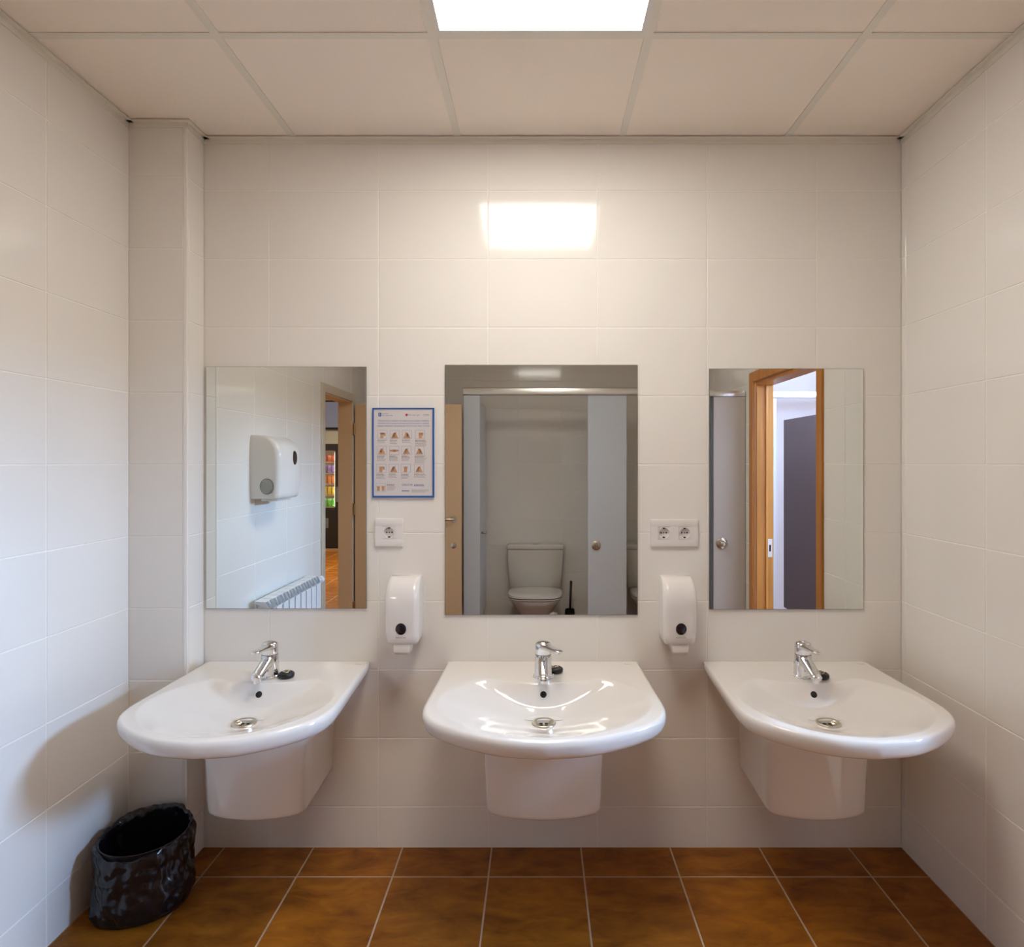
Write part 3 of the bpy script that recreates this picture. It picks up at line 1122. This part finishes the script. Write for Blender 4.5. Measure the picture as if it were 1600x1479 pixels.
# ------------------------------------------------------------------ what the mirrors show: left wall
# paper towel dispenser on the left wall (rotated so that its front looks along +x)
pt = thing('paper_dispenser', 'white paper dispenser with round side window on the wall above the radiator', 'paper dispenser', (XL, -0.955, 1.225), (0, 0, PI / 2))
link('cover', dispenser_body(0.145, 0.150, 0.318, 0.34, 'cover', 0.03), pt)
lw_ = link('level_window', disc_mesh(0.030, 0.037, 0.003, 'level_window', 'lens'), pt, (-0.030, -0.1545, 0.205))
lw_['label'] = 'dark oval level window'
sd = link('side_window', disc_mesh(0.031, 0.036, 0.003, 'side_window', 'greylens'), pt, (0.1395, -0.085, 0.062), (0, 0, PI / 2))
sd['label'] = 'round grey side window'
bm = bmesh.new()
for i in range(32):
    a, a2 = 2 * PI * i / 32, 2 * PI * (i + 1) / 32
    vs = [bm.verts.new((r_ * math.cos(x_), -0.0045, 1.16 * r_ * math.sin(x_))) for r_, x_ in ((0.031, a), (0.034, a), (0.034, a2), (0.031, a2))]
    bm.faces.new(vs)
obj('ring', bm, 'post', sd)
obj('outlet', bx(-0.085, 0.085, -0.115, -0.03, -0.014, 0.002, bev=0.004), 'plastic', pt)

# radiator under it
rd = thing('radiator', 'white sectional aluminium radiator low on the left wall', 'radiator', (XL, -0.80, 0.12))
NS, SP = 9, 0.081
for i in range(NS):
    y0 = -i * SP
    bm = bmesh.new()
    # front plate, fins and slanted top grille of one section
    box(bm, 0.098, 0.106, y0 - 0.072, y0 - 0.006, 0.0, 0.555, bev=0.003, seg=1)
    box(bm, 0.030, 0.100, y0 - 0.043, y0 - 0.035, 0.02, 0.57, bev=0.002, seg=1)
    box(bm, 0.040, 0.046, y0 - 0.070, y0 - 0.008, 0.02, 0.56, bev=0.002, seg=1)
    loft(bm, [[(0.028, y0 - 0.076, 0.592), (0.106, y0 - 0.076, 0.556), (0.106, y0 - 0.002, 0.556), (0.028, y0 - 0.002, 0.592)],
              [(0.028, y0 - 0.076, 0.602), (0.082, y0 - 0.076, 0.598), (0.082, y0 - 0.002, 0.598), (0.028, y0 - 0.002, 0.602)]])
    sc_ = obj('section', bm, 'radiator', rd, smooth=True, angle=0.5)
    bm = bmesh.new()
    for s in (0, 1):
        ya, yb = y0 - 0.069 + s * 0.034, y0 - 0.040 + s * 0.034
        vs = [bm.verts.new(p) for p in ((0.1075, ya, 0.561), (0.1075, yb, 0.561), (0.0845, yb + (-0.006 if s == 0 else 0), 0.597), (0.0845, ya + (0.006 if s else 0), 0.597))]
        bm.faces.new(vs)
    obj('grille_slot', bm, 'radiator_slot', sc_)
bm = bmesh.new()
tube(bm, [(0.066, 0.0, 0.05), (0.066, -NS * SP, 0.05)], 0.016, 12)
obj('header_pipe', bm, 'radiator', rd, smooth=True)
bm = bmesh.new()
tube(bm, [(0.066, 0.0, 0.52), (0.066, -NS * SP - 0.03, 0.52)], 0.016, 12)
obj('header_pipe', bm, 'radiator', rd, smooth=True)
bm = bmesh.new()
lathe(bm, [(0.012, 0), (0.014, 0.02), (0.022, 0.022), (0.024, 0.055), (0.018, 0.060)], 20,
      Matrix.Translation((0.075, -NS * SP - 0.02, 0.56)) @ Matrix.Rotation(PI / 2, 4, 'X'))
obj('valve_knob', bm, 'radiator', rd, smooth=True, angle=0.6)
for yy in (-0.08, -NS * SP + 0.08):
    obj('bracket', bx(0.0, 0.05, yy - 0.012, yy + 0.012, 0.46, 0.50, bev=0.002, seg=1), 'radiator', rd)

# entrance door: casing in the left wall and beige leaf swung into the room
d1 = structure(thing('door_1', 'beige', 'door'))
del d1['label'], d1['category']
bm = bmesh.new()
cw = 0.055
box(bm, XL - 0.104, XL + 0.012, -DA - 0.006, -DA + cw, 0, DZ + cw, bev=0.003, seg=1)
box(bm, XL - 0.104, XL + 0.012, -DB - cw, -DB + 0.006, 0, DZ + cw, bev=0.003, seg=1)
box(bm, XL - 0.103, XL + 0.0115, -DB + 0.006, -DA - 0.006, DZ - 0.006, DZ + cw - 0.001, bev=0.003, seg=1)
obj('door_casing', bm, 'casingbeige', d1)
bm = bmesh.new()
box(bm, XL - 0.100, XL + 0.004, -DB + 0.0065, -DB + 0.012, 0, DZ - 0.007)
box(bm, XL - 0.100, XL + 0.004, -DA - 0.012, -DA - 0.0065, 0, DZ - 0.007)
box(bm, XL - 0.100, XL + 0.004, -DB + 0.0125, -DA - 0.0125, DZ - 0.014, DZ - 0.0085)
obj('door_lining', bm, 'doorbeige', d1)
LY = 2.495
lf = obj('door_leaf', bx(0.0, 0.815, -0.036, 0.0, 0.008, 1.852, bev=0.003, seg=1), 'doorbeige', d1, (XL + 0.026, -LY, 0))
bm = bmesh.new()
lathe(bm, [(0.024, 0), (0.024, 0.008)], 24, Matrix.Translation((0.755, 0, 0.975)) @ Matrix.Rotation(-PI / 2, 4, 'X'))
tube(bm, [(0.755, 0.0, 0.975), (0.755, 0.045, 0.975), (0.745, 0.052, 0.975), (0.63, 0.052, 0.975)], 0.010, 12)
obj('door_handle', bm, 'knob', lf, smooth=True, angle=0.6)
bm = bmesh.new()
lathe(bm, [(0.022, 0), (0.022, 0.007), (0.008, 0.010)], 24, Matrix.Translation((0.755, 0, 0.772)) @ Matrix.Rotation(-PI / 2, 4, 'X'))
obj('lock_rosette', bm, 'knob', lf, smooth=True, angle=0.6)
for hz in (0.30, 1.05, 1.66):
    bm = bmesh.new()
    lathe(bm, [(0.006, hz - 0.045), (0.0075, hz - 0.043), (0.0075, hz + 0.043), (0.006, hz + 0.045)], 12, Matrix.Translation((-0.004, 0.006, 0)))
    obj('hinge', bm, 'brass', lf, smooth=True, angle=0.6)

# hall beyond the entrance
HX0, HX1, HY0, HY1, HH = -4.6, XL - 0.10, 1.2, 8.5, 2.70
structure(obj('wall_hall_end', bx(HX0, HX1 + 0.1, -HY1 - 0.1, -HY1, 0, HH), 'paint_beige'))
structure(obj('wall_hall_far', bx(HX0 - 0.1, HX0, -HY1 - 0.1, -HY0, 0, HH), 'paint_beige'))
structure(obj('wall_hall_near', bx(HX0, HX1, -HY0, -HY0 + 0.1, 0, HH), 'paint_beige'))
structure(obj('wall_hall_side', bx(HX1, HX1 + 0.1, -HY1, -REAR - 0.12, 0, HH), 'paint_beige'))
structure(obj('ceiling_hall', bx(HX0, HX1 + 0.1, -HY1, -HY0, HH, HH + 0.1), 'paint_beige'))
fh = structure(obj('floor_hall', bx(HX0 - 0.1, HX1, -HY1 - 0.1, -HY0 + 0.1, -0.12, -0.0012), 'floorgrout'))
_pfx = FX0
floor_tiles(fh, HX0 + 0.2, HX1, 2.2, 8.4)

# vending machine
vm = thing('vending_machine', 'black snack vending machine in the hall seen through the doorway', 'vending machine', (-3.55, -8.05, 0))
bm = bmesh.new()
VW, VD, VH = 0.42, 0.36, 1.71
box(bm, -VW, VW, -VD, -VD + 0.03, 0.0, VH)
box(bm, -VW, VW, -VD, VD, VH - 0.10, VH, bev=0.006, seg=1)
box(bm, -VW, VW, -VD, VD, 0.03, 0.66, bev=0.006, seg=1)
box(bm, -VW, -VW + 0.05, -VD, VD, 0.66, VH - 0.10)
box(bm, VW - 0.12, VW, -VD, VD, 0.66, VH - 0.10, bev=0.004, seg=1)
obj('cabinet', bm, 'black', vm)
obj('back_panel', bx(-VW + 0.05, VW - 0.12, -VD + 0.03, -VD + 0.04, 0.66, VH - 0.10), 'vendglow', vm)
shz = [0.70, 0.89, 1.07, 1.24, 1.42]
for z in shz:
    obj('shelf', bx(-VW + 0.05, VW - 0.12, -VD + 0.04, VD - 0.04, z - 0.014, z), 'steel', vm)
mg = M['vendglass'] = mat('vending_glass', (0.95, 0.95, 0.95), 0.0)
mg.node_tree.nodes['Principled BSDF'].inputs['Transmission Weight'].default_value = 1.0
obj('glass_pane', bx(-VW + 0.05, VW - 0.12, VD - 0.012, VD - 0.006, 0.66, VH - 0.10), 'vendglass', vm)
M['vendfill'] = mat('vending_fill', (0.9, 0.9, 0.9), 0.5, emit=(1.0, 0.9, 0.75), estr=2.0)
obj('fill_strip', bx(VW - 0.128, VW - 0.122, VD - 0.055, VD - 0.020, 0.70, VH - 0.13), 'vendfill', vm)  # glowing strip added inside the cabinet to brighten the packets
obj('coin_panel', bx(VW - 0.095, VW - 0.035, VD, VD + 0.006, 0.78, 1.02, bev=0.002, seg=1), 'post', vm)
obj('delivery_flap', bx(-VW + 0.08, VW - 0.22, VD, VD + 0.006, 0.36, 0.52, bev=0.002, seg=1), 'post', vm)
obj('kick_plate', bx(-VW, VW, VD - 0.02, VD, 0.0, 0.05), 'steel', vm)
pcols = [('green', (0.10, 0.55, 0.05)), ('yellow', (0.80, 0.55, 0.03)), ('orange', (0.75, 0.25, 0.06)), ('purple', (0.28, 0.16, 0.50)), ('red', (0.60, 0.10, 0.04))]
shelf_names = ['lowest', 'second', 'middle', 'fourth', 'top']
for si, z in enumerate(shz):
    nm, col = pcols[si]
    mt = mat('packet_' + nm, col, 0.3)
    bm = bmesh.new()
    hx_, hz_ = 0.025, (0.13 if si != 4 else 0.11)
    loft(bm, [[(-hx_, -0.004, 0), (hx_, -0.004, 0), (hx_, 0.004, 0), (-hx_, 0.004, 0)],
              [(-hx_, -0.020, hz_ * 0.25), (hx_, -0.020, hz_ * 0.25), (hx_, 0.020, hz_ * 0.25), (-hx_, 0.020, hz_ * 0.25)],
              [(-hx_, -0.020, hz_ * 0.75), (hx_, -0.020, hz_ * 0.75), (hx_, 0.020, hz_ * 0.75), (-hx_, 0.020, hz_ * 0.75)],
              [(-hx_, -0.004, hz_), (hx_, -0.004, hz_), (hx_, 0.004, hz_), (-hx_, 0.004, hz_)]])
    me = finish(bm, 'snack_packet', mt, smooth=True, angle=0.6)
    for k in range(5):
        place = ('rightmost', 'second from the right', 'third from the right', 'fourth from the right', 'fifth from the right')[k]
        o = link('snack_packet', me, None, (-3.55 + VW - 0.16 - k * 0.068, -8.05 + VD - 0.09, z + 0.0015), (0, 0, random.uniform(-0.3, 0.3)))
        tag(o, '%s snack packet, %s on the %s shelf of the vending machine' % (nm, place, shelf_names[si]), 'snack packet', '%s packets on the %s shelf' % (nm, shelf_names[si]))

tv = thing('television', 'flat television on the hall wall above the vending machine', 'television', (-3.80, -8.42, 1.98))
obj('casing', bx(-0.40, 0.40, -0.03, 0.03, 0, 0.50, bev=0.006, seg=1), 'black', tv, (0, 0, 0), (0.12, 0, 0))
obj('screen', bx(-0.375, 0.375, 0.030, 0.032, 0.03, 0.475), 'screen', tv, (0, 0, 0), (0.12, 0, 0))
obj('bracket', bx(-0.10, 0.10, -0.08, -0.03, 0.15, 0.35), 'post', tv)

# ------------------------------------------------------------------ toilet cubicles at the rear
CF = 2.72            # distance of the cubicle fronts from the mirror wall
rl = tag(obj('cubicle_rail', bx(-0.60, XR - 0.002, -0.022, 0.022, 1.945, 2.008, bev=0.010, seg=3), 'alu', None, (0, -CF, 0), smooth=True, angle=0.5),
         'long aluminium rail along the top of the rear toilet cubicles', 'rail')


def cubicle_panel(x0, x1, d, label, mt='cubicle', knob=None, z0=0.12, z1=1.944, th=0.022):
    t_ = thing('toilet_partition', label, 'partition', ((x0 + x1) / 2, -d, 0))
    hw = (x1 - x0) / 2
    obj('board', bx(-hw, hw, -th / 2, th / 2, z0, z1, bev=0.002, seg=1), mt, t_)
    obj('foot', bx(-hw * 0.3 - 0.006, -hw * 0.3 + 0.006, -0.008, 0.008, 0, z0), 'alu', t_)
    obj('foot', bx(hw * 0.3 - 0.006, hw * 0.3 + 0.006, -0.008, 0.008, 0, z0), 'alu', t_)
    if knob:
        bm = bmesh.new()
        mtx = Matrix.Translation((knob[0] - (x0 + x1) / 2, th / 2, knob[1])) @ Matrix.Rotation(-PI / 2, 4, 'X')
        lathe(bm, [(0.036, 0), (0.037, 0.006), (0.030, 0.011), (0.020, 0.012), (0.018, 0.030), (0.012, 0.036), (0.0001, 0.037)], 28, mtx, cap=False)
        obj('latch_knob', bm, 'knob', t_, smooth=True, angle=0.7)
    return t_


cubicle_panel(-0.592, -0.462, CF, 'narrow pale grey cubicle panel left of the open toilet stall')
cubicle_panel(0.402, 0.712, CF, 'pale grey cubicle door with a round steel knob, right of the toilet', knob=(0.468, 0.745))
# inner cubicle door, standing open, seen edge-on
t_ = thing('cubicle_door', 'grey cubicle door swung inwards, seen almost edge-on beside the toilet stall', 'door', (-0.475, -CF - 0.03, 0))
bd = obj('board', bx(-0.011, 0.011, -0.58, 0.0, 0.12, 1.90, bev=0.002, seg=1), 'cubicle', t_)
bm = bmesh.new()
tube(bm, [(0.010, -0.10, 0.83), (0.055, -0.10, 0.83)], 0.009, 12)
obj('door_handle', bm, 'knob', t_, smooth=True)
# side boards between the stalls
o = tag(obj('stall_divider', bx(-0.010, 0.010, -REAR + 0.004, -CF - 0.014, 0.12, 1.944), 'cubicle', None, (0.56, 0, 0)),
        'grey divider board between the two toilet stalls', 'partition')
o = tag(obj('stall_side_board', bx(-0.010, 0.010, -REAR + 0.004, -CF - 0.014, 0.12, 1.944), 'cubicle', None, (-0.585, 0, 0)),
        'grey side board closing the left end of the toilet stalls', 'partition')


def make_toilet(x, label):
    t_ = thing('toilet', label, 'toilet', (x, -REAR, 0), group='toilets in the rear stalls')
    # cistern (slightly wider at the top)
    bm = bmesh.new()
    rings = []
    for z, hw, d in ((0.30, 0.225, 0.165), (0.31, 0.232, 0.172), (0.55, 0.248, 0.180), (0.640, 0.250, 0.182)):
        rings.append([(a * hw * 0.95 + (0 if 0 else 0), b_ * 1.0, z) for a, b_ in
                      ((-1.05, 0.008), (-1.05, d - 0.03), (-1.02, d - 0.008), (-0.95, d), (-0.5, d + 0.010), (0, d + 0.014), (0.5, d + 0.010), (0.95, d), (1.02, d - 0.008), (1.05, d - 0.03), (1.05, 0.008))])
    loft(bm, rings)
    obj('cistern', bm, 'porcelain_dim', t_, smooth=True, angle=0.7)
    bm = bmesh.new()
    rings = []
    for z, s in ((0.644, 0.985), (0.648, 1.02), (0.668, 1.02), (0.676, 0.98), (0.680, 0.90)):
        rings.append([(a * 0.250 * 0.95 * s, 0.008 + (b_ - 0.008) * (s + 0.01), z) for a, b_ in
                      ((-1.05, 0.008), (-1.05, 0.152), (-1.02, 0.176), (-0.95, 0.184), (-0.5, 0.194), (0, 0.198), (0.5, 0.194), (0.95, 0.184), (1.02, 0.176), (1.05, 0.152), (1.05, 0.008))])
    loft(bm, rings)
    ld = obj('cistern_lid', bm, 'porcelain_dim', t_, smooth=True, angle=0.7)
    bm = bmesh.new()
    lathe(bm, [(0.030, 0.680), (0.030, 0.686), (0.022, 0.689)], 24, Matrix.Translation((0, 0.10, 0)))
    obj('flush_button', bm, 'chrome', ld, smooth=True, angle=0.6)

    def oval(z, hw, d0, d1, sq=2.6, k=40):
        out = []
        for i in range(k):
            a = 2 * PI * i / k
            ca, sa = math.cos(a), math.sin(a)
            out.append((hw * math.copysign(abs(ca) ** (2 / sq), ca), (d0 + d1) / 2 + (d1 - d0) / 2 * math.copysign(abs(sa) ** (2 / sq), sa), z))
        return out
    bm = bmesh.new()
    loft(bm, [oval(0.0, 0.125, 0.10, 0.42), oval(0.05, 0.120, 0.10, 0.42), oval(0.14, 0.150, 0.08, 0.50), oval(0.22, 0.200, 0.06, 0.57), oval(0.258, 0.222, 0.05, 0.600), oval(0.268, 0.222, 0.05, 0.600)])
    obj('pan', bm, 'porcelain_dim', t_, smooth=True, angle=0.9)
    bm = bmesh.new()
    loft(bm, [oval(0.272, 0.218, 0.185, 0.60, 3), oval(0.278, 0.226, 0.18, 0.608, 3), oval(0.286, 0.226, 0.18, 0.608, 3)])
    obj('seat', bm, 'porcelain_dim', t_, smooth=True, angle=0.7)
    bm = bmesh.new()
    loft(bm, [oval(0.291, 0.222, 0.18, 0.602, 3), oval(0.296, 0.229, 0.175, 0.612, 3), oval(0.312, 0.228, 0.176, 0.610, 3), oval(0.320, 0.215, 0.19, 0.592, 3), oval(0.323, 0.15, 0.25, 0.52, 3)])
    obj('seat_lid', bm, 'porcelain_dim', t_, smooth=True, angle=0.9)
    return t_


to = make_toilet(-0.020, 'white toilet with closed lid in the open stall, reflected in the middle mirror')
dup(to, (1.02, -REAR, 0), None, 'white toilet in the right hand stall, only its edge visible in the middle mirror')
# toilet brush beside the first toilet
t_ = thing('toilet_brush', 'black toilet brush standing right of the toilet in the open stall', 'toilet brush', (0.285, -REAR + 0.16, 0))
bm = bmesh.new()
lathe(bm, [(0.045, 0), (0.047, 0.004), (0.042, 0.11), (0.038, 0.11), (0.040, 0.01), (0.0001, 0.01)], 24, cap=False)
obj('holder', bm, 'rubber', t_, smooth=True, angle=0.6)
bm = bmesh.new()
tube(bm, [(0, 0, 0.012), (0.005, 0, 0.20), (0.012, 0, 0.36)], [0.009, 0.010, 0.012], 10)
obj('handle', bm, 'rubber', t_, smooth=True)

# nearer panel at the right, shown in the right mirror
t_ = cubicle_panel(1.122, XR - 0.003, 1.72, 'brownish grey narrow panel with round brass knob beside the oak door frame', 'cubicle_warm', knob=(1.177, 0.89), z0=0.10, z1=1.826)
obj('edge_post', bx(-0.022, 0.0, -0.016, 0.016, 0.0, 1.826, bev=0.002, seg=1), 'post', t_, (-(XR - 0.003 - 1.122) / 2, 0, 0))
obj('rail', bx(-(XR - 0.003 - 1.122) / 2 - 0.03, (XR - 0.003 - 1.122) / 2, -0.018, 0.018, 1.828, 1.866, bev=0.006, seg=2), 'alu', t_, smooth=True, angle=0.5)

# ------------------------------------------------------------------ oak door frame in the right wall and the side room
d2 = structure(thing('door_2', 'x', 'x'))
del d2['label'], d2['category']
bm = bmesh.new()
cw = 0.062
# casing on the room side (proud of the tiles), lining through the wall
box(bm, XR - 0.014, XR + 0.004, -RA, -RA + 0.055, 0, RZ + cw, bev=0.003, seg=1)
box(bm, XR - 0.014, XR + 0.004, -RB - cw, -RB, 0, RZ + cw, bev=0.003, seg=1)
box(bm, XR - 0.014, XR + 0.004, -RB, -RA, RZ, RZ + cw, bev=0.003, seg=1)
obj('door_casing', bm, 'oak', d2)
bm = bmesh.new()
box(bm, XR + 0.005, XR + 0.109, -RA - 0.022, -RA - 0.0005, 0, RZ, bev=0.002, seg=1)
box(bm, XR + 0.005, XR + 0.109, -RB + 0.0005, -RB + 0.022, 0, RZ, bev=0.002, seg=1)
box(bm, XR + 0.005, XR + 0.109, -RB + 0.022, -RA - 0.022, RZ - 0.022, RZ - 0.0005, bev=0.002, seg=1)
ln_ = obj('door_lining', bm, 'oak', d2)
bm = bmesh.new()
box(bm, XR + 0.058, XR + 0.072, -RB + 0.020, -RB + 0.030, 0, RZ - 0.022, bev=0.002, seg=1)
obj('door_stop', bm, 'oak', ln_)
bm = bmesh.new()
box(bm, XR + 0.072, XR + 0.100, -RB + 0.0225, -RB + 0.0245, 0.83, 0.94, bev=0.0008, seg=1)
obj('strike_plate', bm, 'alu', ln_)
obj('strike_hole', bx(XR + 0.080, XR + 0.092, -RB + 0.0246, -RB + 0.025, 0.865, 0.905), 'darkhole', ln_)

AX1 = 3.30
WY0, WY1, WZ0, WZ1 = 0.46, 1.64, 1.90, 2.44
structure(obj('wall_side_room_near', bx(XR + 0.10, AX1, -0.001, 0.10, -0.05, H + 0.1), 'paint_lilac'))
bm = bmesh.new()
for q_ in ((-REAR, -WY1, -0.05, H + 0.1), (-WY0, 0.0, -0.05, H + 0.1), (-WY1, -WY0, -0.05, WZ0), (-WY1, -WY0, WZ1, H + 0.1)):
    box(bm, AX1, AX1 + 0.10, *q_)
structure(obj('wall_side_room_window', bm, 'paint_lilac'))
structure(obj('wall_side_room_rear', bx(XR + 0.102, AX1, -REAR - 0.0008, -REAR + 0.012, -0.05, H + 0.1), 'paint_lilac'))
structure(obj('wall_side_room_door', bx(XR + 0.1005, XR + 0.108, -REAR, -RB - 0.05, 0, H), 'paint_lilac'))
wd = structure(thing('window_1', 'x', 'x'))
del wd['label'], wd['category']
bm = bmesh.new()
for q_ in ((-WY1, -WY0, WZ0, WZ0 + 0.045), (-WY1, -WY0, WZ1 - 0.045, WZ1), (-WY1, -WY1 + 0.045, WZ0 + 0.045, WZ1 - 0.045), (-WY0 - 0.045, -WY0, WZ0 + 0.045, WZ1 - 0.045)):
    box(bm, AX1 + 0.02, AX1 + 0.07, *q_)
obj('window_frame', bm, 'postwhite', wd)

o = thing('side_room_partition', 'dark purplish grey partition board in the bright room behind the oak frame', 'partition', (2.0, -2.23, 0))
obj('board', bx(-0.012, 0.012, -0.53, 0.53, 0.24, 1.75, bev=0.002, seg=1), 'cubicle_dark', o)
for s in (-0.4, 0.4):
    obj('foot', bx(-0.01, 0.01, s - 0.012, s + 0.012, 0, 0.24), 'alu', o)
o = thing('side_room_rail', 'aluminium rail on a white post in the bright side room', 'rail', (1.97, -2.94, 0))
obj('rail', bx(-0.49, 0.9, -0.02, 0.02, 1.945, 2.005, bev=0.008, seg=2), 'alu', o, smooth=True, angle=0.5)
obj('post', bx(-0.030, 0.022, -0.018, 0.018, 0, 1.944), 'postwhite', o)
